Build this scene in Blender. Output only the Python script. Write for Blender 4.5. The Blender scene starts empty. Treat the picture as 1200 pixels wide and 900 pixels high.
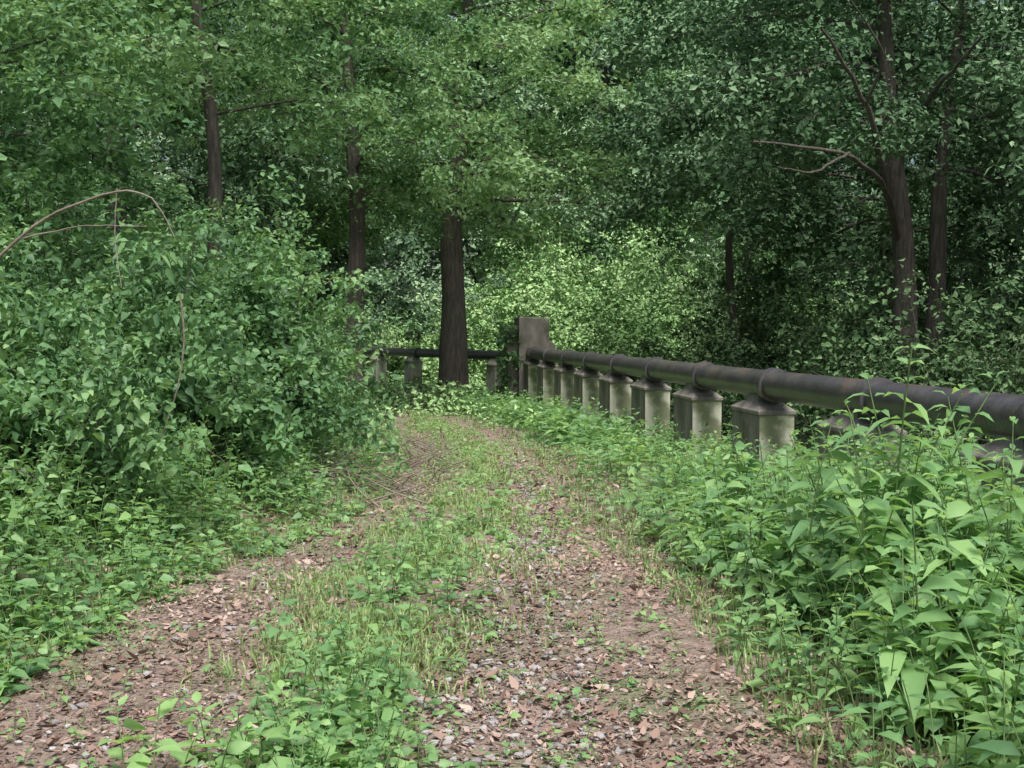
import bpy, math, random
import numpy as np
from mathutils import Vector
rng=np.random.default_rng(11)
random.seed(5)
scene=bpy.context.scene

# ---------------------------------------------------------------- helpers
def norm(a): return a/np.maximum(np.linalg.norm(a,axis=-1,keepdims=True),1e-9)
YS=[-20,0,3,4.5,7.2,10.8,14.5,18.4,26,31,40,60]
LOv=[-3.2,-3.0,-2.8,-2.5,-2.2,-1.55,-1.5,-1.75,-2.9,-3.9,-6.5,-13]
LIv=[-1.0,-1.0,-1.0,-1.05,-1.25,-.95,-.9,-1.1,-2.1,-2.9,-5.4,-12]
RIv=[-.3,-.3,-.3,-.25,-.15,.25,.1,-.3,-1.6,-2.6,-5.1,-11.7]
ROv=[1.6,1.5,1.4,1.27,1.1,.8,.6,.3,-.85,-1.9,-4,-10.6]
LO=lambda y:np.interp(y,YS,LOv)
LI=lambda y:np.interp(y,YS,LIv)
RI=lambda y:np.interp(y,YS,RIv)
RO=lambda y:np.interp(y,YS,ROv)
def sst(a,b,x):
    t=np.clip((x-a)/(b-a),0,1); return t*t*(3-2*t)
def H(x,y):
    x=np.asarray(x,float); y=np.asarray(y,float)
    p=np.interp(y,[-1000,0,8,16,25,31,40,50,62,90,140,1500],[0,0,0,-.12,-.38,-.5,-.46,-.35,.1,2.0,6,30])
    lo=LO(y); ro=RO(y)
    bank=.55*sst(0,3.0,lo-x)+.5*sst(4,14,lo-x)
    dip=-.35*sst(.5,2.5,x-ro)*sst(8,20,y)+.8*sst(8,20,x-ro)
    wob=.05*np.sin(x*.9+y*.37)+.04*np.sin(x*.31-y*.83+1)+.02*np.sin(x*2.3+1.7*np.sin(y*.9))
    cl=(lo+LI(y))/2; cr=(ro+RI(y))/2
    rut=-.045*np.exp(-((x-cl)/.45)**2)-.05*np.exp(-((x-cr)/.5)**2)
    return p+bank+dip+wob*.7+rut
class Geo:
    def __init__(s): s.v=[];s.l=[];s.c=[];s.m=[];s.t=[];s.n=0;s.sm=[]
    def add(s,v,f,mat=0,tint=.5,smooth=False):
        v=np.asarray(v,float).reshape(-1,3); f=np.asarray(f,np.int64)
        s.v.append(v); s.l.append((f+s.n).ravel()); s.c.append(np.full(len(f),f.shape[1],np.int64))
        s.m.append(np.full(len(f),mat,np.int32)); s.sm.append(np.full(len(f),smooth,bool))
        s.t.append(np.broadcast_to(np.asarray(tint,float),(len(v),)).copy()); s.n+=len(v)
    def build(s,name,mats,origin=(0,0,0)):
        o=np.array(origin,float)
        v=np.concatenate(s.v)-o; l=np.concatenate(s.l); c=np.concatenate(s.c)
        me=bpy.data.meshes.new(name)
        me.vertices.add(len(v)); me.vertices.foreach_set('co',v.astype(np.float32).ravel())
        me.loops.add(len(l)); me.loops.foreach_set('vertex_index',l.astype(np.int32))
        me.polygons.add(len(c)); st=np.concatenate([[0],np.cumsum(c)[:-1]]).astype(np.int32)
        me.polygons.foreach_set('loop_start',st)
        for m in mats: me.materials.append(m)
        me.polygons.foreach_set('material_index',np.concatenate(s.m))
        me.polygons.foreach_set('use_smooth',np.concatenate(s.sm))
        a=me.attributes.new('tint','FLOAT','POINT'); a.data.foreach_set('value',np.clip(np.concatenate(s.t),0,1).astype(np.float32))
        me.update(calc_edges=True)
        ob=bpy.data.objects.new(name,me); ob.location=origin; scene.collection.objects.link(ob)
        return ob

def leaves(g,P,D,N,L,W,tint,mat=0,detail=False,droop=.2):
    n=len(P); L=np.broadcast_to(L,(n,))[:,None]; W=np.broadcast_to(W,(n,))[:,None]
    D=norm(D); S=norm(np.cross(D,N)); N=norm(np.cross(S,D))
    if not detail:
        f=.12*W
        V=np.stack([P,P+D*L*.42+S*W*.5+N*f,P+D*L-N*L*droop*.5,P+D*L*.42-S*W*.5+N*f],1)
        b=np.arange(n)[:,None]*4
        F=np.concatenate([b+np.array([0,1,2]),b+np.array([0,2,3])])
        g.add(V,F,mat,np.repeat(tint,4)); return
    dr=np.array([0,0,-1.0])
    def c(t): return P+D*L*t+dr*L*droop*t*t
    f=.14*W
    V=np.stack([c(0),c(.3),c(.65),c(1),c(.27)+S*W*.5+N*f,c(.62)+S*W*.36+N*f*.8,c(.27)-S*W*.5+N*f,c(.62)-S*W*.36+N*f*.8],1)
    b=np.arange(n)[:,None]*8
    T=np.concatenate([b+np.array(q) for q in ([0,4,1],[0,1,6],[5,3,2],[2,3,7])])
    Q=np.concatenate([b+np.array(q) for q in ([4,5,2,1],[1,2,7,6])])
    g.add(V,T,mat,np.repeat(tint,8),True)
    n0=g.n-len(V)*8
    g.l.append((Q+n0).ravel()); g.c.append(np.full(len(Q),4)); g.m.append(np.full(len(Q),mat,np.int32)); g.sm.append(np.full(len(Q),True))

def cloud(g,C,R,npc,L,tilt=.7,flat=.6,mat=0,ct=.5,cvar=.2,lvar=.2,aspect=.6,detail=False,droop=.3,r=None):
    r=r or rng
    C=np.asarray(C,float); K=len(C)
    if K==0: return
    R=np.broadcast_to(R,(K,))
    idx=np.repeat(np.arange(K),npc); n=len(idx)
    off=norm(r.normal(size=(n,3)))*(r.random((n,1))**.45)
    off[:,2]*=flat
    P=C[idx]+off*R[idx][:,None]
    N=norm(r.normal(size=(n,3))*tilt+np.array([0,0,1.0])+off*.5)
    D=norm(off*.8+r.normal(size=(n,3))*.8+np.array([0,0,-.15])); D=norm(D-N*np.sum(D*N,1,keepdims=True))
    ctint=ct+r.normal(size=K)*cvar
    t=ctint[idx]+r.normal(size=n)*lvar*.5
    csz=(.72+.6*r.random(K)**1.3)[idx]; casp=(.75+.5*r.random(K))[idx]
    l=L*csz*(.6+.8*r.random(n))
    leaves(g,P,D,N,l,l*aspect*casp*(.8+.4*r.random(n)),t,mat,detail,droop)

def tube(g,pts,rad,sides=8,mat=0,tint=.5,cap=True):
    pts=np.asarray(pts,float); k=len(pts); rad=np.broadcast_to(rad,(k,))
    T=np.gradient(pts,axis=0); T=norm(T)
    ref=np.array([0,0,1.0]) if abs(T[k//2][2])<.8 else np.array([1.0,0,0])
    A=norm(np.cross(T,ref)); B=np.cross(T,A)
    th=np.linspace(0,2*math.pi,sides,endpoint=False)
    V=pts[:,None]+rad[:,None,None]*(A[:,None]*np.cos(th)[None,:,None]+B[:,None]*np.sin(th)[None,:,None])
    i=np.arange(k-1)[:,None]*sides; j=np.arange(sides)[None]; j2=(j+1)%sides
    F=np.stack([i+j,i+j2,i+sides+j2,i+sides+j],-1).reshape(-1,4)
    g.add(V,F,mat,tint,True)

# ---------------------------------------------------------------- materials
def newmat(name):
    m=bpy.data.materials.new(name); m.use_nodes=True
    nt=m.node_tree; nt.nodes.clear(); return m,nt
def ramp(nt,stops,interp='LINEAR'):
    r=nt.nodes.new('ShaderNodeValToRGB'); e=r.color_ramp; e.interpolation=interp
    e.elements[0].position=stops[0][0]; e.elements[0].color=(*stops[0][1],1)
    e.elements[1].position=stops[-1][0]; e.elements[1].color=(*stops[-1][1],1)
    for p,c in stops[1:-1]:
        q=e.elements.new(p); q.color=(*c,1)
    return r
def leafmat(name,stops,trans=.4,rough=.45,spec=.5,simple=False):
    m,nt=newmat(name); N=nt.nodes; Lk=nt.links
    at=N.new('ShaderNodeAttribute'); at.attribute_name='tint'
    r=ramp(nt,stops); Lk.new(at.outputs['Fac'],r.inputs[0])
    if simple:
        p=N.new('ShaderNodeBsdfDiffuse'); Lk.new(r.outputs[0],p.inputs['Color'])
    else:
        p=N.new('ShaderNodeBsdfPrincipled'); p.inputs['Roughness'].default_value=rough
        p.inputs['Specular IOR Level'].default_value=spec
        Lk.new(r.outputs[0],p.inputs['Base Color'])
    out=p.outputs[0]
    if trans>0:
        t=N.new('ShaderNodeBsdfTranslucent')
        hs=N.new('ShaderNodeMixRGB'); hs.blend_type='MULTIPLY'; hs.inputs[0].default_value=1; hs.inputs[2].default_value=(1.6,1.5,.95,1)
        Lk.new(r.outputs[0],hs.inputs[1]); Lk.new(hs.outputs[0],t.inputs[0])
        mx=N.new('ShaderNodeMixShader'); mx.inputs[0].default_value=trans
        Lk.new(p.outputs[0],mx.inputs[1]); Lk.new(t.outputs[0],mx.inputs[2]); out=mx.outputs[0]
    o=N.new('ShaderNodeOutputMaterial'); Lk.new(out,o.inputs[0]); return m
def noisemat(name,stops,scale=5,rough=.9,bump=.3,detail=8,stretch=(1,1,1),bscale=None,extra=None):
    m,nt=newmat(name); N=nt.nodes; Lk=nt.links
    tc=N.new('ShaderNodeTexCoord'); mp=N.new('ShaderNodeMapping'); mp.inputs['Scale'].default_value=stretch
    Lk.new(tc.outputs['Object'],mp.inputs[0])
    n=N.new('ShaderNodeTexNoise'); n.inputs['Scale'].default_value=scale; n.inputs['Detail'].default_value=detail; n.inputs['Roughness'].default_value=.65
    Lk.new(mp.outputs[0],n.inputs['Vector'])
    r=ramp(nt,stops); Lk.new(n.outputs['Fac'],r.inputs[0])
    col=r.outputs[0]
    if extra:
        n2=N.new('ShaderNodeTexNoise'); n2.inputs['Scale'].default_value=extra[0]; n2.inputs['Detail'].default_value=5
        Lk.new(tc.outputs['Object'],n2.inputs['Vector'])
        r2=ramp(nt,[(extra[2],(0,0,0)),(extra[3],(1,1,1))]); Lk.new(n2.outputs['Fac'],r2.inputs[0])
        mx=N.new('ShaderNodeMixRGB'); Lk.new(r2.outputs[0],mx.inputs[0]); Lk.new(col,mx.inputs[1]); mx.inputs[2].default_value=(*extra[1],1); col=mx.outputs[0]
    p=N.new('ShaderNodeBsdfPrincipled'); p.inputs['Roughness'].default_value=rough; Lk.new(col,p.inputs['Base Color'])
    n3=N.new('ShaderNodeTexNoise'); n3.inputs['Scale'].default_value=bscale or scale*3; n3.inputs['Detail'].default_value=6
    Lk.new(mp.outputs[0],n3.inputs['Vector'])
    b=N.new('ShaderNodeBump'); b.inputs['Strength'].default_value=bump; b.inputs['Distance'].default_value=.05
    Lk.new(n3.outputs['Fac'],b.inputs['Height']); Lk.new(b.outputs[0],p.inputs['Normal'])
    o=N.new('ShaderNodeOutputMaterial'); Lk.new(p.outputs[0],o.inputs[0]); return m
M_can=leafmat('canopy_leaf',[(0,(.075,.155,.08)),(.5,(.165,.305,.14)),(1,(.32,.48,.26))],.3,simple=True)  # pale top stop paints sky sheen on the leaves into the colour
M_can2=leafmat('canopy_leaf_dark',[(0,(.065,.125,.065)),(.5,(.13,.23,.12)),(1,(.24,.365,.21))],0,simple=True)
M_far=leafmat('hazy_far_leaf',[(0,(.15,.245,.15)),(.5,(.24,.36,.22)),(1,(.34,.47,.29))],0,simple=True)  # paled so distance haze is painted into the leaf colour
M_bright=leafmat('sunlit_vine_leaf',[(0,(.15,.27,.11)),(.5,(.29,.47,.20)),(1,(.42,.59,.29))],0,simple=True)  # lightened to paint the clearing's sunlight into the leaf colour
M_shrub=leafmat('shrub_leaf',[(0,(.065,.14,.065)),(.5,(.135,.275,.115)),(1,(.26,.42,.18))],.3,.5,.35)
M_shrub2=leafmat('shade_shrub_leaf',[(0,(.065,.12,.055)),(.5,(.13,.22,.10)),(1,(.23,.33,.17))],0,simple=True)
M_weed=leafmat('weed_leaf',[(0,(.10,.215,.10)),(.5,(.185,.35,.145)),(1,(.30,.485,.19))],.4,.45,.4)
M_grass=leafmat('grass_blade',[(0,(.14,.22,.09)),(.6,(.24,.36,.14)),(1,(.35,.40,.20))],.3)
M_lit=leafmat('dead_leaf',[(0,(.085,.055,.045)),(.35,(.21,.14,.112)),(.7,(.36,.262,.218)),(1,(.50,.41,.36))],0,.85,.15)
M_bark=noisemat('bark',[(.3,(.055,.047,.04)),(.5,(.13,.112,.097)),(.75,(.24,.22,.19))],3,.9,1.0,8,(7,7,.8),14,(2,(.09,.11,.07),.55,.7))
M_twig=noisemat('dead_wood',[(.3,(.13,.10,.08)),(.7,(.28,.24,.20))],6,.9,.3)
M_stem=noisemat('green_stem',[(.3,(.10,.17,.06)),(.7,(.16,.24,.09))],6,.6,.1)
M_gravel=leafmat('gravel_stone',[(0,(.15,.14,.135)),(.5,(.28,.265,.26)),(1,(.42,.41,.405))],.0,.85,.3)
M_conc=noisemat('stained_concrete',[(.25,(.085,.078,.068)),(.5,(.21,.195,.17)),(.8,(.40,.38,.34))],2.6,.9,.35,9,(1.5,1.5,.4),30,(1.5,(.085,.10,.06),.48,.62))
M_pale=noisemat('sunlit_pale_concrete',[(.25,(.26,.26,.19)),(.45,(.56,.56,.44)),(.75,(.76,.75,.64))],2.4,.9,.25,9,(4,4,.35),30,(2.6,(.22,.24,.14),.47,.6))  # kept light to paint sunshine into the concrete colour
M_pipe=noisemat('weathered_iron',[(.25,(.035,.033,.037)),(.5,(.065,.061,.066)),(.8,(.13,.118,.115))],3,.3,.12,8,(1,1,1),40,(3.2,(.12,.085,.065),.56,.72))
M_ground=noisemat('forest_soil',[(.25,(.08,.075,.05)),(.5,(.14,.14,.085)),(.75,(.22,.19,.13))],1.6,.95,.6,10,(1,1,1),12,(.7,(.08,.14,.055),.45,.6))
M_track=noisemat('track_soil',[(.3,(.11,.08,.065)),(.5,(.25,.185,.155)),(.7,(.39,.315,.275))],13,.95,.9,14,(1,1,1),45,(1.1,(.19,.20,.12),.48,.66))

# ---------------------------------------------------------------- ground
def grid(xs,ys,hf):
    X,Y=np.meshgrid(xs,ys); Z=hf(X,Y)
    V=np.stack([X,Y,Z],-1).reshape(-1,3); nx=len(xs); ny=len(ys)
    i=np.arange(ny-1)[:,None]*nx; j=np.arange(nx-1)[None]
    F=np.stack([i+j,i+j+1,i+nx+j+1,i+nx+j],-1).reshape(-1,4); return V,F
def tails(a,b,step,ends):
    m=list(np.arange(a,b+1e-6,step)); return np.array(sorted([-e for e in ends]+m+ends))
xs=tails(-14,14,.14,[15,17,20,25,32,45,70,120,300,900])
ys=np.array([-900,-300,-100,-40,-15,-5,-2]+list(np.arange(0,44,.14))+[45,47,50,54,60,70,85,110,140,200,400,900,1500])
g=Geo(); V,F=grid(xs,ys,H); g.add(V,F,0,.5,True); g.build('ground',[M_ground])
g=Geo(); yy=np.arange(-2,30,.1); u=np.linspace(0,1,50)
eL=LO(yy)-.2+.16*np.sin(yy*2.1)+.1*np.sin(yy*5.3); eR=RO(yy)+.2+.16*np.sin(yy*1.7+1)+.1*np.sin(yy*4.7)
X=eL[:,None]*(1-u)+eR[:,None]*u; Y=np.repeat(yy[:,None],50,1)
Z=H(X,Y)+.018
Z[:,0]-=.05; Z[:,-1]-=.05
i=np.arange(len(yy)-1)[:,None]*50; j=np.arange(49)[None]
F=np.stack([i+j,i+j+1,i+50+j+1,i+50+j],-1).reshape(-1,4)
g.add(np.stack([X,Y,Z],-1).reshape(-1,3),F,0,.5,True); g.build('dirt_track',[M_track])

def ydist(n,a,b,p=1.0):
    u=rng.random(n); return (a**(-p)+(b**(-p)-a**(-p))*u)**(-1/p)
# leaf litter
def litter(g,n,a,b,lmin,lvar,pw=.8,thr=-1.6):
    y=ydist(n,a,b,pw); side=rng.random(n)
    x=np.where(side<.36,LO(y)-.55+(LI(y)-LO(y)+.8)*rng.random(n),np.where(side<.84,RI(y)-.3+(RO(y)-RI(y)+.8)*rng.random(n),LO(y)-.3+(RO(y)-LO(y)+.6)*rng.random(n)))
    pn=np.sin(x*3.1+np.sin(y*1.3)*2)+np.sin(y*2.3+x*1.1+2)+rng.normal(size=n)*.8
    k=pn>thr; x=x[k];y=y[k]; n=len(x)
    P=np.stack([x,y,H(x,y)+.022+.016*rng.random(n)],1)
    Nn=norm(rng.normal(size=(n,3))*.45+np.array([0,0,1])); D=rng.normal(size=(n,3)); D[:,2]*=.15
    l=(lmin+lvar*rng.random(n)**2.2)*(1+.03*y)
    pt=.47+.1*np.sin(x*2.2+y*.8)+.1*np.sin(y*1.7-x*1.3)
    leaves(g,P,D,Nn,l,l*(.3+.4*rng.random(n)),np.clip(pt+rng.normal(size=n)*.2,0,1),0,True,-.3)
g=Geo(); litter(g,52000,3.2,28,.011,.024); litter(g,9000,3.2,18,.022,.045,.9,-1)
g.build('leaf_litter',[M_lit])
# gravel
ico=np.array([[0,0,1],[.894,0,.447],[.276,.851,.447],[-.724,.526,.447],[-.724,-.526,.447],[.276,-.851,.447],[.724,.526,-.447],[-.276,.851,-.447],[-.894,0,-.447],[-.276,-.851,-.447],[.724,-.526,-.447],[0,0,-1]])
icf=np.array([[0,1,2],[0,2,3],[0,3,4],[0,4,5],[0,5,1],[1,6,2],[2,7,3],[3,8,4],[4,9,5],[5,10,1],[2,6,7],[3,7,8],[4,8,9],[5,9,10],[1,10,6],[11,7,6],[11,8,7],[11,9,8],[11,10,9],[11,6,10]])
n=3200; y=ydist(n,3.2,16,1.1); s=rng.random(n)
x=np.where(s<.2,LO(y)+(LI(y)-LO(y))*rng.random(n),RI(y)-.2+(RO(y)-RI(y))*np.clip(rng.normal(.3,.2,n),0,1))
sz=(.006+.018*rng.random(n)**3)*(1+.03*y)
V=ico[None]*(1+.35*rng.normal(size=(n,12,1)).clip(-1,1))*sz[:,None,None]*np.stack([np.ones(n),.6+.5*rng.random(n),.4+.3*rng.random(n)],1)[:,None]
an=rng.random(n)*6.28; c,s_=np.cos(an)[:,None],np.sin(an)[:,None]
V=np.stack([V[...,0]*c-V[...,1]*s_,V[...,0]*s_+V[...,1]*c,V[...,2]],-1)+np.stack([x,y,H(x,y)+.022+sz*.25],1)[:,None]
F=(np.arange(n)[:,None,None]*12+icf[None]).reshape(-1,3)
g=Geo(); g.add(V,F,0,np.repeat(rng.beta(2,2,n),12)); g.build('gravel',[M_gravel])
# twigs
g=Geo()
def stick(x,y,L,r,bend=.15,lift=.03):
    a=random.random()*6.28; k=5; t=np.linspace(-.5,.5,k)
    px=x+np.cos(a)*L*t+bend*L*t*t; py=y+np.sin(a)*L*t
    tube(g,np.stack([px,py,H(px,py)+.02+lift*np.abs(t+.5)],1),np.linspace(r,r*.4,k),5)
for q in range(200):
    y=float(ydist(1,3.5,22)[0]); x=random.uniform(LO(y)-.3,RO(y)+.2); stick(x,y,random.uniform(.1,.45),random.uniform(.002,.006))
for q in range(190):
    y=random.uniform(11.5,20); x=random.uniform(LO(y)-.9,LI(y)+.2); stick(x,y,random.uniform(.3,1.1),random.uniform(.004,.012),.3,.25)
g.build('fallen_twigs',[M_twig])

# ---------------------------------------------------------------- grass + strip plants
def grass(g,x,y,h,w,t,mat=0):
    n=len(x); a=rng.random(n)*6.28; d=np.stack([np.cos(a),np.sin(a),np.zeros(n)],1); s=np.stack([-np.sin(a),np.cos(a),np.zeros(n)],1)
    P=np.stack([x,y,H(x,y)+.0],1); h=h[:,None]; w=np.broadcast_to(w,(n,))[:,None]; up=np.array([0,0,1.0]); b=(rng.random(n)*.7+.1)[:,None]
    V=np.stack([P-s*w,P+s*w,P+up*h*.55+d*h*b*.3-s*w*.8,P+up*h*.55+d*h*b*.3+s*w*.8,P+up*h*(1-.3*b)+d*h*b],1)
    bb=np.arange(n)[:,None]*5
    F=np.concatenate([bb+np.array(q) for q in ([0,1,3],[0,3,2],[2,3,4])])
    g.add(V,F,mat,np.repeat(t,5))
g=Geo()
n=19000; y=ydist(n,5,30,.6); x=LI(y)-.12+(RI(y)-LI(y)+.25)*np.clip(rng.normal(.5,.3,n),-.2,1.2)
k=(np.sin(x*4+y*1.9)+np.sin(y*3.3-x*2)+rng.normal(size=n)*.6>-.1); x=x[k];y=y[k];n=len(x)
grass(g,x,y,.04+.09*rng.random(n),.0035+.0003*y,.4+.6*rng.random(n))
n=7000; y=ydist(n,3.5,30,.6); s=rng.random(n)<.5
x=np.where(s,LO(y)-np.abs(rng.normal(size=n))*.4+.2,RO(y)+np.abs(rng.normal(size=n))*.4-.2)
grass(g,x,y,.04+.11*rng.random(n),.0035+.0003*y,rng.random(n))
n=3500; y=ydist(n,3.2,24,.8); x=LO(y)+(RO(y)-LO(y))*rng.random(n)
k=np.sin(x*5+y*2)+np.sin(y*4.1)>.3; x=x[k];y=y[k];n=len(x)
grass(g,x,y,.03+.06*rng.random(n),.003,rng.random(n))
g.build('grass',[M_grass])

def herb(A,x,y,h,L,asp=.42,z0=None,node=.075,lean=.15,stem=None,col=.5,pairs=2,whorl=.9,dn=.25):
    z=float(H(x,y)) if z0 is None else z0
    a=random.random()*6.28; k=max(3,int(h/node)); lx,ly=math.cos(a)*lean*h,math.sin(a)*lean*h
    pts=[]
    for i in range(6):
        t=i/5; pts.append((x+lx*t*t,y+ly*t*t,z+h*t*(1-.08*lean*t)))
    if stem is not None: tube(stem,pts,np.linspace(.0045,.0018,6)*(.6+h*.9),4,1)
    az=random.random()*6.28; tp=random.gauss(col,.17)
    for i in range(k):
        t=(i+.8)/k
        if t<.12: continue
        az+=1.57+random.uniform(-.3,.3)
        sz=L*(.55+.65*math.sin(math.pi*min(1,.2+.75*t)))*(1 if t<.85 else .75)
        for q in range(pairs):
            b=az+q*2*math.pi/pairs+random.uniform(-.25,.25)
            el=random.uniform(-.25,.45)+(.5*t*t)
            A.append((x+lx*t*t,y+ly*t*t,z+h*t,math.cos(b)*math.cos(el),math.sin(b)*math.cos(el),math.sin(el),sz*random.uniform(.7,1.25),asp*random.uniform(.85,1.15),tp+random.gauss(0,.12)+.12*t))
def flush(g,A,detail=True,droop=.3,mat=0):
    A=np.array(A); n=len(A); D=norm(A[:,3:6])
    N=norm(np.array([0,0,1.0])+rng.normal(size=(n,3))*.32)
    P=A[:,:3]+D*.012
    leaves(g,P,D,N,A[:,6],A[:,6]*A[:,7],A[:,8],mat,detail,droop)
g=Geo(); A=[]
for q in range(560):
    y=float(ydist(1,3.3,10,.8)[0]); u=min(1.2,max(-.2,random.gauss(.5,.27))); x=LI(y)+(RI(y)-LI(y))*u
    if math.sin(x*3+y*2.2)+random.random()*1.4<.0: continue
    herb(A,x,y,random.uniform(.06,.32)*(1.15-abs(u-.5)),random.uniform(.035,.085),.6,None,.05,.3,g,.5)
for q in range(560):
    y=random.uniform(8,27); x=random.gauss((LI(y)+RI(y))/2,.42*(RI(y)-LI(y))+.12); herb(A,x,y,random.uniform(.05,.2),.07,.6,None,.06,.3,g,.7)
for q in range(560):
    y=float(ydist(1,3.4,18)[0]); x=random.uniform(LO(y),RO(y)); herb(A,x,y,random.uniform(.03,.11),.042,.6,None,.04,.3,g,.6)
flush(g,A)
g.build('centre_strip_weeds',[M_weed,M_stem])
g=Geo(); A=[]
for (x,y) in [(-1.12,3.95),(-1.0,4.0),(-.88,3.92),(-1.25,4.1),(-.95,4.2),(-.72,4.0),(-1.1,4.25),(-.6,4.1),(-.8,4.3),(-1.35,4.1)]:
    herb(A,x,y,random.uniform(.18,.34),random.uniform(.09,.13),.48,None,.05,.25,g,.8)
flush(g,A); g.build('broadleaf_seedling',[M_weed,M_stem],(-1,4.0,0))

# ---------------------------------------------------------------- right-hand weeds
PX=lambda y:4.5-.12*y
g=Geo(); A=[];A2=[]
for q in range(2100):
    y=float(ydist(1,3.3,30,.45)[0]); e=float(RO(y))
    wmax=max(1.2,PX(y)+1.0-e) if y>8 else 3.2
    d=random.random()**.85*(wmax+.25); x=e-.2+d
    if x/y>.62: continue
    hm=np.interp(y,[3,6,9,12,16,30],[.90,.95,.82,.6,.5,.5])
    hm*=1+.16*math.sin(x*2.1+y*1.3)+.1*math.sin(y*3.1-x)
    h=hm*(.2+.8*min(1,d/1.0))*random.uniform(.55,1.06)
    L=np.interp(y,[3,6,10,20],[.145,.155,.145,.15])*random.uniform(.5,1.3)
    lst=A if y<13 else A2
    herb(lst,x,y,h,L*(.6 if d<.4 else 1),random.choice([.4,.55,.36,.3]),None,random.choice([.06,.08,.1]),.25,g if y<14 else None,random.choice([.3,.5,.65]))
for q in range(420):
    y=random.uniform(17,33); x=random.uniform(RO(y)+.35,PX(y)+.9); herb(A2,x,y,random.uniform(.35,.8),.16,.5,None,.08,.25,None,random.choice([.2,.4,.6]))
flush(g,A,True,.38); flush(g,A2,False,.4)
g.build('roadside_weeds',[M_weed,M_stem])
for (x,y,h) in [(1.88,5.9,1.55),(2.02,6.2,1.38),(1.72,5.7,1.22),(2.35,5.6,1.22),(1.55,6.3,1.12),(2.5,6.4,1.3),(1.95,5.2,1.0),(1.62,4.7,.95),(2.1,4.6,1.0)]:
    g=Geo(); A=[]
    herb(A,x,y,h,.22,.36,None,.085,.12,g,.55,2)
    for b in range(3):
        herb(A,x+random.uniform(-.1,.1),y+random.uniform(-.1,.1),h*random.uniform(.6,.92),.19,.38,None,.085,.3,g,.5,2)
    flush(g,A,True,.55)
    g.build('pokeweed_plant',[M_weed,M_stem],(x,y,float(H(x,y))))
g=Geo(); A=[];A2=[]
for q in range(2000):
    y=float(ydist(1,4.2,30,.5)[0]); e=float(LO(y)); d=random.random()**1.1*2.1; x=e+.25-d
    if x/y<-.56: continue
    h=(.10+.62*min(1,d/1.2))*random.uniform(.6,1.15); L=random.uniform(.045,.12)
    herb(A if y<13 else A2,x,y,h,L,random.choice([.4,.5,.62]),None,.06,.25,g if y<12 else None,random.choice([.3,.5,.65]))
flush(g,A,True,.3); flush(g,A2,False,.3)
g.build('verge_weeds',[M_weed,M_stem])

# ---------------------------------------------------------------- shrubs
def shrub(name,x,y,rx,h,nc,npc,L,mat,ct=.5,cR=.3,asp=.6,detail=False):
    g=Geo(); z=float(H(x,y)); C=[]
    for i in range(nc):
        th=random.random()*6.28; u=random.random()**.55; ph=math.acos(u)
        f=random.uniform(.5,1.08)*(1+.25*math.sin(3*th+x)+.17*math.sin(7*th+5*u))
        C.append((x+rx*f*math.sin(ph)*math.cos(th),y+rx*f*math.sin(ph)*math.sin(th),z+max(.1,h*f*math.cos(ph)*.95+random.uniform(-.15,.1))))
    C=np.array(C)
    cloud(g,C,cR*(.4+1.1*rng.random(nc)),npc,L,.75,.65,0,ct,.22,.25,asp,detail)
    for i in range(0,nc,6):
        c=C[i]; b=np.array([x+random.uniform(-.3,.3)*rx,y+random.uniform(-.3,.3)*rx,z-.1]); m=(b+c)/2+np.array([0,0,.15*h])
        t=np.linspace(0,1,6)[:,None]; tube(g,b*(1-t)**2+2*m*t*(1-t)+c*t*t,np.linspace(.016,.004,6),5,1)
    S=[]
    for i in range(nc//4):
        c=C[random.randrange(nc)]; out=norm(c-np.array([x,y,z+h*.3])); ln=random.uniform(.3,.85)*min(1,h/2.2)
        t=np.linspace(0,1,6)[:,None]; p=c+out*ln*t+np.array([0,0,.25])*ln*t-np.array([0,0,.6])*ln*t*t
        tube(g,p,np.linspace(.006,.002,6),4,1); S+=list(p[1:])
    if S: cloud(g,S,.1,7,L*1.1,.7,.8,0,ct+.1,.15,.2,asp,detail)
    return g.build(name,[mat,M_bark],(x,y,z))
left=[(-4.3,6.6,1.3,1.6),(-3.55,8.6,1.15,1.6),(-5.4,9,1.7,2.05),(-3.1,10.9,1.15,1.7),(-3.0,13.2,1.35,2.1),(-5,12.8,1.9,2.3),(-3.25,16,1.3,2.2),(-7.2,12.5,2.1,2.9),(-4.9,18,1.6,2.6),(-7.0,17,2.2,3.4),(-4.5,21.5,1.2,1.8),(-6.6,23,2,2.7),(-6.4,27.5,1.4,2.2),(-3.0,19.5,.6,.9),(-5.8,31.5,.9,.9)]
for (x,y,r,h) in left:
    area=r*h*6
    nc=int(area*22/(1+.03*y)); shrub('shrub',x,y,r,h,nc,54,.043+.0026*y,M_shrub,random.uniform(.35,.68),.22+.008*y,random.choice([.5,.6,.7]),y<11.5)
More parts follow.
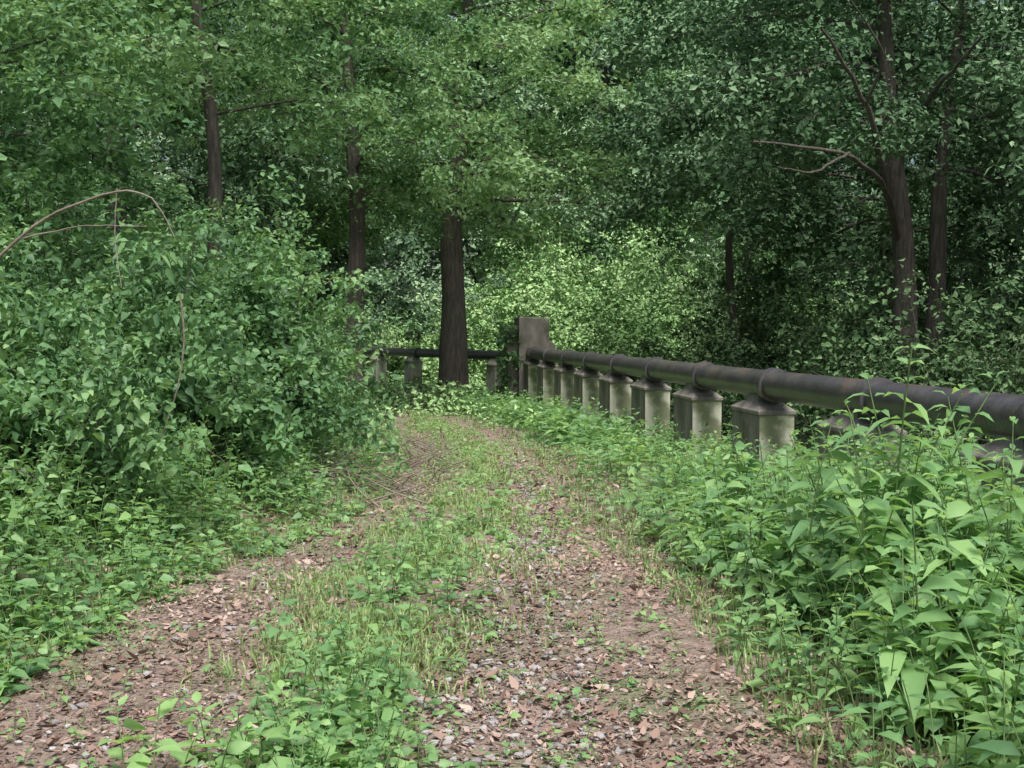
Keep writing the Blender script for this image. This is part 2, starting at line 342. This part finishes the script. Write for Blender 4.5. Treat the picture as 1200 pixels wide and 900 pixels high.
right=[(6.9,13,1.6,2.3,M_shrub2,.5),(6.3,17,1.7,2.5,M_shrub2,.35),(9,17,2.3,3.7,M_shrub2,.5),(6.2,22,1.9,2.8,M_shrub2,.25),(8.6,25,2.6,4.0,M_shrub2,.35),(4.9,28,1.6,2.2,M_shrub2,.5),(7,34,2.5,3.5,M_shrub2,.4),(4.0,38,2.0,3.4,M_bright,.4),(1.6,45,1.7,2.6,M_bright,.7),(5.4,43,2.2,3.8,M_bright,.6),(8.8,41,2.4,4.4,M_shrub2,.5),(-.6,52,2.3,3.6,M_bright,.6),(-4.3,52,2.3,2.7,M_bright,.7),(2.5,53,2.6,4.6,M_bright,.7),(-8,50,2.3,3.3,M_bright,.4),(3.6,33,1.0,1.4,M_shrub2,.5),(6.0,53,3,5.8,M_bright,.6),(-3,57,2.6,5.0,M_far,.6),(-7,56,2.6,5,M_far,.5),(11,50,3,6.5,M_bright,.25),(1,58,3,6.5,M_bright,.6),(5,60,3,8,M_bright,.5)]  # lowest tints paint the deep shade of the right-hand cavity into the leaves
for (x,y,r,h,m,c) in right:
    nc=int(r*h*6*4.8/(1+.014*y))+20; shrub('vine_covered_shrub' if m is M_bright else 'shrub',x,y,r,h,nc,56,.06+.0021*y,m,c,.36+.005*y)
g=Geo(); n=900; y=rng.uniform(22,52,n); x=rng.uniform(-11,4,n)
k=((x>RO(y)+.4)|(x<LO(y)-.3)|(y>27.5)); x=x[k];y=y[k]
cloud(g,np.stack([x,y,H(x,y)+.08+.5*rng.random(len(x))*np.clip((y-26)/5,.3,1)*np.clip((50-y)/18,.15,1)],1),.5,40,.13,.6,.6,0,.5,.25,.2)
g.build('undergrowth',[M_bright])  # bright leaf colour paints in the sunlight flecks

# ---------------------------------------------------------------- trees
def tree(name,x,y,r,Ht,cb,cr,nl,npc,L,lean=(0,0),mat=None,ct=.5,bias=None,clR=.6,up=.3,extra=1.0):
    g=Geo(); z=float(H(x,y)); k=22; t=np.linspace(0,1,k)
    ph=random.random()*6
    px=x+lean[0]*t+.18*np.sin(t*5+ph)*t*2+.03*np.sin(t*19+ph); py=y+lean[1]*t+.12*np.cos(t*4+ph)*t*2; pz=z-.2+Ht*t
    rad=r*(1-.8*t)*(1+.5*np.exp(-t*22))*(1+.05*np.sin(t*31+ph))
    tube(g,np.stack([px,py,pz],1),rad,12,1)
    C=[];C2=[]
    ztop=1.6+.30*y+1.2
    for i in range(nl):
        u=(i+random.random())/nl; h=cb+(Ht*.98-cb)*u; tt=h/Ht
        o=np.array([np.interp(tt,t,px),np.interp(tt,t,py),z+h])
        az=i*2.399+random.uniform(-.5,.5)
        if bias is not None and random.random()<.45: az=bias+random.uniform(-.7,.7)
        ln=cr*(max(.15,math.sin(math.pi*(.25+.69*u)))**.7)*random.uniform(.65,1.15)
        el=up*(.2+1.3*u)+random.uniform(-.15,.35)
        d=np.array([math.cos(az)*math.cos(el),math.sin(az)*math.cos(el),math.sin(el)])
        s=np.linspace(0,1,6)[:,None]
        side=np.array([-math.sin(az),math.cos(az),0])*random.uniform(-.3,.3)
        pts=o+d*ln*s+side*ln*s*s-np.array([0,0,.35])*ln*s*s
        pts[1:-1]+=rng.normal(size=(4,3))*.05*ln/3
        rr=r*.19*(1-.6*u)
        tube(g,pts,np.linspace(rr,rr*.2,6),6,1)
        for q in range(5):
            f=.3+.7*(q+random.random())/5; p=np.array([np.interp(f,s[:,0],pts[:,j]) for j in range(3)])
            a2=az+random.choice([-1,1])*random.uniform(.5,1.2); l2=ln*random.uniform(.2,.42)
            e2=el+random.uniform(-.4,.3); d2=np.array([math.cos(a2)*math.cos(e2),math.sin(a2)*math.cos(e2),math.sin(e2)])
            s2=np.linspace(0,1,4)[:,None]; p2=p+d2*l2*s2-np.array([0,0,.25])*l2*s2*s2
            tube(g,p2,np.linspace(rr*.35,rr*.08,4),4,1)
            C+= [p2[3],p2[2]+rng.normal(size=3)*.15]
        C+=[pts[5],pts[4]]
        if u<.3:
            for q in range(int(3*extra)): C2.append(pts[random.choice([2,3,4,5])]-np.array([0,0,random.uniform(.2,.9)]))
        for q in range(int(5*extra)):
            a=random.random()*6.28; rq=ln*random.random()**.5*.8
            C2.append(o+np.array([rq*math.cos(a),rq*math.sin(a),random.uniform(-.7,.5)]))
    C=np.array(C+C2); keep=(C[:,2]<ztop)|(rng.random(len(C))<.3); C=C[keep]
    cloud(g,C,clR*(.4+1.0*rng.random(len(C))**1.3),int(npc*1.35),L*.84,.75,.55,0,ct,.24,.22,.62,False,.3)
    return g.build(name,[mat or M_can,M_bark],(x,y,z))
T=[ # x,y,r,H,cb,cr,nl,npc,L,lean,mat,ct,bias,extra
(-4.05,30,.29,13,5.1,4.0,22,48,.16,(.2,0),M_can,.5,None,1.2),
(-1.63,34,.42,14,5.2,5.2,30,55,.18,(.1,0),M_can,.72,None,1.2),
(-5.2,21,.17,12,5.0,3.2,20,55,.14,(-.3,0),M_can,.6,None,1.2),
(-6.4,14.0,.11,8.5,3.3,2.6,18,60,.11,(.7,0),M_can,.45,0.0,1),
(-8.4,17,.2,11,3.6,3.2,20,55,.14,(.2,0),M_can,.45,None,1),
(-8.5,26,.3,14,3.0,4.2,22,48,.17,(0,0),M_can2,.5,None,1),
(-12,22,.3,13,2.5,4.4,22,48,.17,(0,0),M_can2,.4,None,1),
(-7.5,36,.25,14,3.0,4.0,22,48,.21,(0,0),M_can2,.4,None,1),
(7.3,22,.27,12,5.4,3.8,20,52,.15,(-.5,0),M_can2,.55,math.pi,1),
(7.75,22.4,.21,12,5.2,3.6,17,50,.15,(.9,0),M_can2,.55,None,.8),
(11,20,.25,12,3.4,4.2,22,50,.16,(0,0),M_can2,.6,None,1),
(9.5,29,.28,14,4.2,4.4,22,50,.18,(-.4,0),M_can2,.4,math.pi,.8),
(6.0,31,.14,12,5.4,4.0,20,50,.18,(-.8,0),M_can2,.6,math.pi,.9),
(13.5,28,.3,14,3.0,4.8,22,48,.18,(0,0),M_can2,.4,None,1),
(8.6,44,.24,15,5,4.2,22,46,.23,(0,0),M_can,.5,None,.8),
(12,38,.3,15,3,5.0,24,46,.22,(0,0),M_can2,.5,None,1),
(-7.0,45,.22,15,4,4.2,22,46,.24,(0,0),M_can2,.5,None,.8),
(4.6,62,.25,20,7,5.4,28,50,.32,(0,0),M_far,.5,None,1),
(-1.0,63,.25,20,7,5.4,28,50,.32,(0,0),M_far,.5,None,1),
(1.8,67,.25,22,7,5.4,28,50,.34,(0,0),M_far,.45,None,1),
]
for a in T:
    tree('broadleaf_tree',a[0],a[1],a[2],a[3],a[4],a[5],a[6],a[7],a[8],a[9],a[10],a[11],a[12],clR=.48+.008*a[1],extra=a[13])
g=Geo()
def limb(pts,r0,r1,mat=0,n=14):
    P=np.array(pts,float); s=np.linspace(0,1,len(P)); t=np.linspace(0,1,n)
    Q=np.stack([np.interp(t,s,P[:,i]) for i in range(3)],1)
    for _ in range(2): Q[1:-1]=(Q[:-2]+2*Q[1:-1]+Q[2:])/4
    Q[1:-1]+=rng.normal(size=(n-2,3))*r0*.25
    tube(g,Q,np.linspace(r0,r1,n),7,mat)
limb([(7.1,22,3.2),(6.3,20.3,4.1),(5.2,18.6,4.35),(3.5,17.5,4.35)],.07,.015)
limb([(6.3,20.3,4.1),(5.6,19,5.2),(4.6,18,6.1)],.06,.02)
limb([(5.6,19,5.2),(5.7,18.4,5.8),(4.9,17.8,6.6)],.03,.01)
limb([(7.2,22,5.0),(7.0,20.0,5.6),(7.2,18.5,6.1)],.06,.02)
limb([(5.2,18.6,4.35),(4.5,18.0,3.95),(3.9,17.6,4.0)],.025,.008)
g.build('bare_limbs',[M_bark],(7,22,0))
g=Geo()
limb([(-3.6,7.3,1.5),(-3.0,7,2.04),(-2.72,7,2.27),(-2.3,7.0,2.43),(-2.08,7,2.38),(-1.97,7,2.15)],.012,.0035,n=24)
limb([(-2.9,7.0,2.13),(-2.5,7.0,2.22),(-2.1,6.9,2.2)],.006,.002)
limb([(-2.3,7,2.43),(-2.32,7,2.15),(-2.25,6.9,1.85)],.004,.002)
limb([(-2.3,8.3,1.85),(-2.27,8.3,1.55),(-2.32,8.3,1.2),(-2.45,8.3,.85)],.008,.003)
limb([(-3.7,7.2,1.9),(-3.2,7.2,1.95),(-2.8,7.1,2.25)],.008,.004)
g.build('dead_branch',[M_twig],(-3,7,0))

# background forest mass
g=Geo(); C=[];R=[]
for i in range(100):
    y=random.uniform(62,90); x=-.5*y-4+(y+8)*((i*.618)%1.0)
    z=float(H(x,y)); Ht=random.uniform(18,25); cb=random.uniform(0,3); cr=random.uniform(3.6,5.2)
    if i%3==0:
        t=np.linspace(0,1,6); tube(g,np.stack([x+t*random.uniform(-1,1),y+0*t,z+Ht*t],1),np.linspace(.22,.06,6),7,1)
    for q in range(62):
        u=random.random(); a=random.random()*6.28; rr=cr*max(.2,math.sin(math.pi*(.2+.72*u)))**.7*random.uniform(.4,1.05)
        C.append((x+rr*math.cos(a),y+rr*math.sin(a),z+cb+(Ht-cb)*u)); R.append(random.uniform(.9,1.6))
cloud(g,C,np.array(R),36,.40,.8,.7,0,.45,.24,.2)
C=[]
for i in range(1200):
    y=random.uniform(62,94); x=random.uniform(-.5*y-4,.5*y+4)
    C.append((x,y,float(H(x,y))+random.random()**1.2*9))
cloud(g,C,1.5,32,.46,.8,.8,0,.5,.25,.2)
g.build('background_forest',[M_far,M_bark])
for nm,sx in (('forest_edge',-1),('forest_edge',1)):
    g=Geo(); C=[];R=[]
    for i in range(32):
        y=8+48*((i*.618)%1.0); x=sx*(max(8.5,.38*y+4)+random.uniform(1,7))
        z=float(H(x,y)); Ht=random.uniform(11,17); cb=random.uniform(.0,2); cr=random.uniform(2.8,4)
        t=np.linspace(0,1,6); tube(g,np.stack([x+t*random.uniform(-1,1),y+0*t,z+Ht*t],1),np.linspace(.2,.05,6),7,1)
        for q in range(52):
            u=random.random(); a=random.random()*6.28; rr=cr*max(.2,math.sin(math.pi*(.2+.75*u)))**.7*random.uniform(.4,1.05)
            C.append((x+rr*math.cos(a),y+rr*math.sin(a),z+cb+(Ht-cb)*u)); R.append(random.uniform(.7,1.2))
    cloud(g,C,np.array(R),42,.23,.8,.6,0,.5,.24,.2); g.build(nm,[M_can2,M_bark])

# ---------------------------------------------------------------- pipeline
dv=norm(np.array([-.12,1.0,0])); sv=np.array([dv[1],-dv[0],0])
pr=.16; pz=1.0
g=Geo()
def revolve(g,p0,p1,prof,sides=32):
    p0=np.array(p0,float);p1=np.array(p1,float);d=norm(p1-p0)
    s=norm(np.cross(d,[0,0,1.0])); u=np.cross(s,d); th=np.linspace(0,2*math.pi,sides,endpoint=False)
    ring=s[None]*np.cos(th)[:,None]+u[None]*np.sin(th)[:,None]
    for (a0,r0),(a1,r1) in zip(prof[:-1],prof[1:]):
        V=np.array([p0+d*a0+ring*r0,p0+d*a1+ring*r1]); j=np.arange(sides); j2=(j+1)%sides
        g.add(V.reshape(-1,3),np.stack([j,sides+j,sides+j2,j2],-1),0,.5,True)
SP=2.72
pys=[10.92+SP*i for i in range(-5,9)]
y_start,y_end=-6,33.2
def pp(y,z=pz): return np.array([PX(y),y,z])
L=np.linalg.norm(pp(y_end)-pp(y_start)); prof=[(0,pr)]
for yy_ in pys:
    a=np.linalg.norm(pp(yy_-.34)-pp(y_start))
    if yy_-.34<y_start: continue
    prof+=[(a-.10,pr),(a-.095,pr+.03),(a-.02,pr+.034),(a-.015,pr+.018),(a+.09,pr+.018),(a+.16,pr+.006),(a+.17,pr)]
prof.append((L,pr)); revolve(g,pp(y_start),pp(y_end),prof)
q0=np.array([.2,34.2,.88]); q1=np.array([-9.5,50,.88]); Lf=np.linalg.norm(q1-q0); prof=[(0,.14)]
a=.9
fpos=[]
while a<Lf-1:
    prof+=[(a-.1,.14),(a-.098,.165),(a+.0,.17),(a+.002,.155),(a+.08,.14)]; fpos.append(a); a+=2.72
prof.append((Lf,.14)); revolve(g,q0,q1,prof,20)
g.build('pipeline',[M_pipe],(PX(12),12,1.0))

def pier(x,y,ztop,d,s,ln=1.0,w=.40,depth=2.4,name='concrete_pier',mats=None):
    g=Geo(); d=np.array(d);s=np.array(s); c=np.array([x,y,0.0])
    def ringp(hl,hw,z): return [c+d*a*hl+s*b*hw+np.array([0,0,z]) for a,b in ((-1,-1),(-1,1),(1,1),(1,-1))]
    zb=ztop-.11
    lev=[(ln/2,w/2,zb-depth),(ln/2,w/2,zb-.06),(ln/2+.018,w/2+.018,zb-.055),(ln/2+.018,w/2+.018,zb-.01),(ln/2,w/2,zb),(.2,.12,ztop-.02),(.18,.10,ztop+.05)]
    V=[]
    for a in lev: V+=ringp(*a)
    F=[];Fp=[]
    for i in range(len(lev)-1):
        for j in range(4):
            f=[i*4+j,i*4+(j+1)%4,i*4+4+(j+1)%4,i*4+4+j]
            (Fp if (j==0 and i<1) else F).append(f)  # sun on the front face and shade on the sides painted by material
    F.append([len(lev)*4-4+q for q in range(4)])
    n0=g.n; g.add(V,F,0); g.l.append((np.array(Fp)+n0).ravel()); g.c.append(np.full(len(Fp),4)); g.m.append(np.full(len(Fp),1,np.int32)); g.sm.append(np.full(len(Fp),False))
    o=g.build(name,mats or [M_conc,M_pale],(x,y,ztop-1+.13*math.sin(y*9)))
    b=o.modifiers.new('bevel','BEVEL'); b.width=.012; b.segments=2; b.limit_method='ANGLE'
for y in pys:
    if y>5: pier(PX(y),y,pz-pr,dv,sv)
df=norm(q1-q0); sf=np.array([df[1],-df[0],0])
for a in fpos:
    p=q0+df*(a+.35); pier(p[0],p[1],.88-.14,df,sf,.5,.42,1.8,'concrete_pier',[M_pale,M_pale])
g=Geo()
def prism(cx,cy,hx,hy,z0,z1,slope=0,mat=0,ch=.04):
    c=np.array([cx,cy,0.])
    def R_(a,b,zl,zr): return [c+sv*(-a)+dv*(-b)+[0,0,zl],c+sv*a+dv*(-b)+[0,0,zr],c+sv*a+dv*b+[0,0,zr],c+sv*(-a)+dv*b+[0,0,zl]]
    V=R_(hx,hy,z0,z0)+R_(hx,hy,z1-ch,z1-ch-slope)+R_(hx-ch,hy-ch,z1,z1-slope)
    F=[]
    for i in range(2):
        for j in range(4): F.append([i*4+j,i*4+(j+1)%4,i*4+4+(j+1)%4,i*4+4+j])
    F.append([8,9,10,11]); g.add(V,F,mat)
bx,by=PX(33.6)+.08,33.6
prism(bx,by,.42,.55,-1.5,2.0,.04,0)
prism(bx-.58,by+.1,.155,.45,-1.5,1.72,.0,0)
prism(bx+.52,by-.05,.095,.40,-1.5,1.35,.12,0)
g.build('concrete_anchor_block',[M_conc],(bx,by,0))
g=Geo(); C=[]
for i in range(46): C.append((bx-.65+random.uniform(-.25,.3),by-.5+random.uniform(-.1,.5),random.uniform(-.5,1.9)*.95))
cloud(g,C,.17,26,.11,.9,.9,0,.35,.15,.2); g.build('ivy',[M_shrub],(bx-.6,by,0))

# ---------------------------------------------------------------- light, world, camera
el,az=math.radians(64),math.radians(165)
s=Vector((math.sin(az)*math.cos(el),math.cos(az)*math.cos(el),math.sin(el)))
ld=bpy.data.lights.new('sun','SUN'); ld.energy=4.6; ld.angle=math.radians(24); ld.color=(1,.98,.94)
lo=bpy.data.objects.new('sun',ld); lo.rotation_euler=s.to_track_quat('Z','Y').to_euler(); lo.location=(0,0,30); scene.collection.objects.link(lo)
w=bpy.data.worlds.new('World'); scene.world=w; w.use_nodes=True; nt=w.node_tree; nt.nodes.clear()
sk=nt.nodes.new('ShaderNodeTexSky'); sk.sky_type='NISHITA'; sk.sun_disc=False; sk.sun_elevation=el; sk.sun_rotation=az
sk.dust_density=5; sk.air_density=1; sk.ozone_density=.5
bg=nt.nodes.new('ShaderNodeBackground'); bg.inputs[1].default_value=.15
ou=nt.nodes.new('ShaderNodeOutputWorld'); nt.links.new(sk.outputs[0],bg.inputs[0]); nt.links.new(bg.outputs[0],ou.inputs[0])
cd=bpy.data.cameras.new('camera'); cd.lens=42; cd.sensor_width=36; cd.clip_end=3000; cd.clip_start=.05
co=bpy.data.objects.new('camera',cd); co.location=(0,0,1.6); co.rotation_euler=(math.radians(90-2.54),0,0); scene.collection.objects.link(co); scene.camera=co
scene.view_settings.view_transform='Standard'; scene.view_settings.look='None'; scene.view_settings.exposure=0
print('DONE')
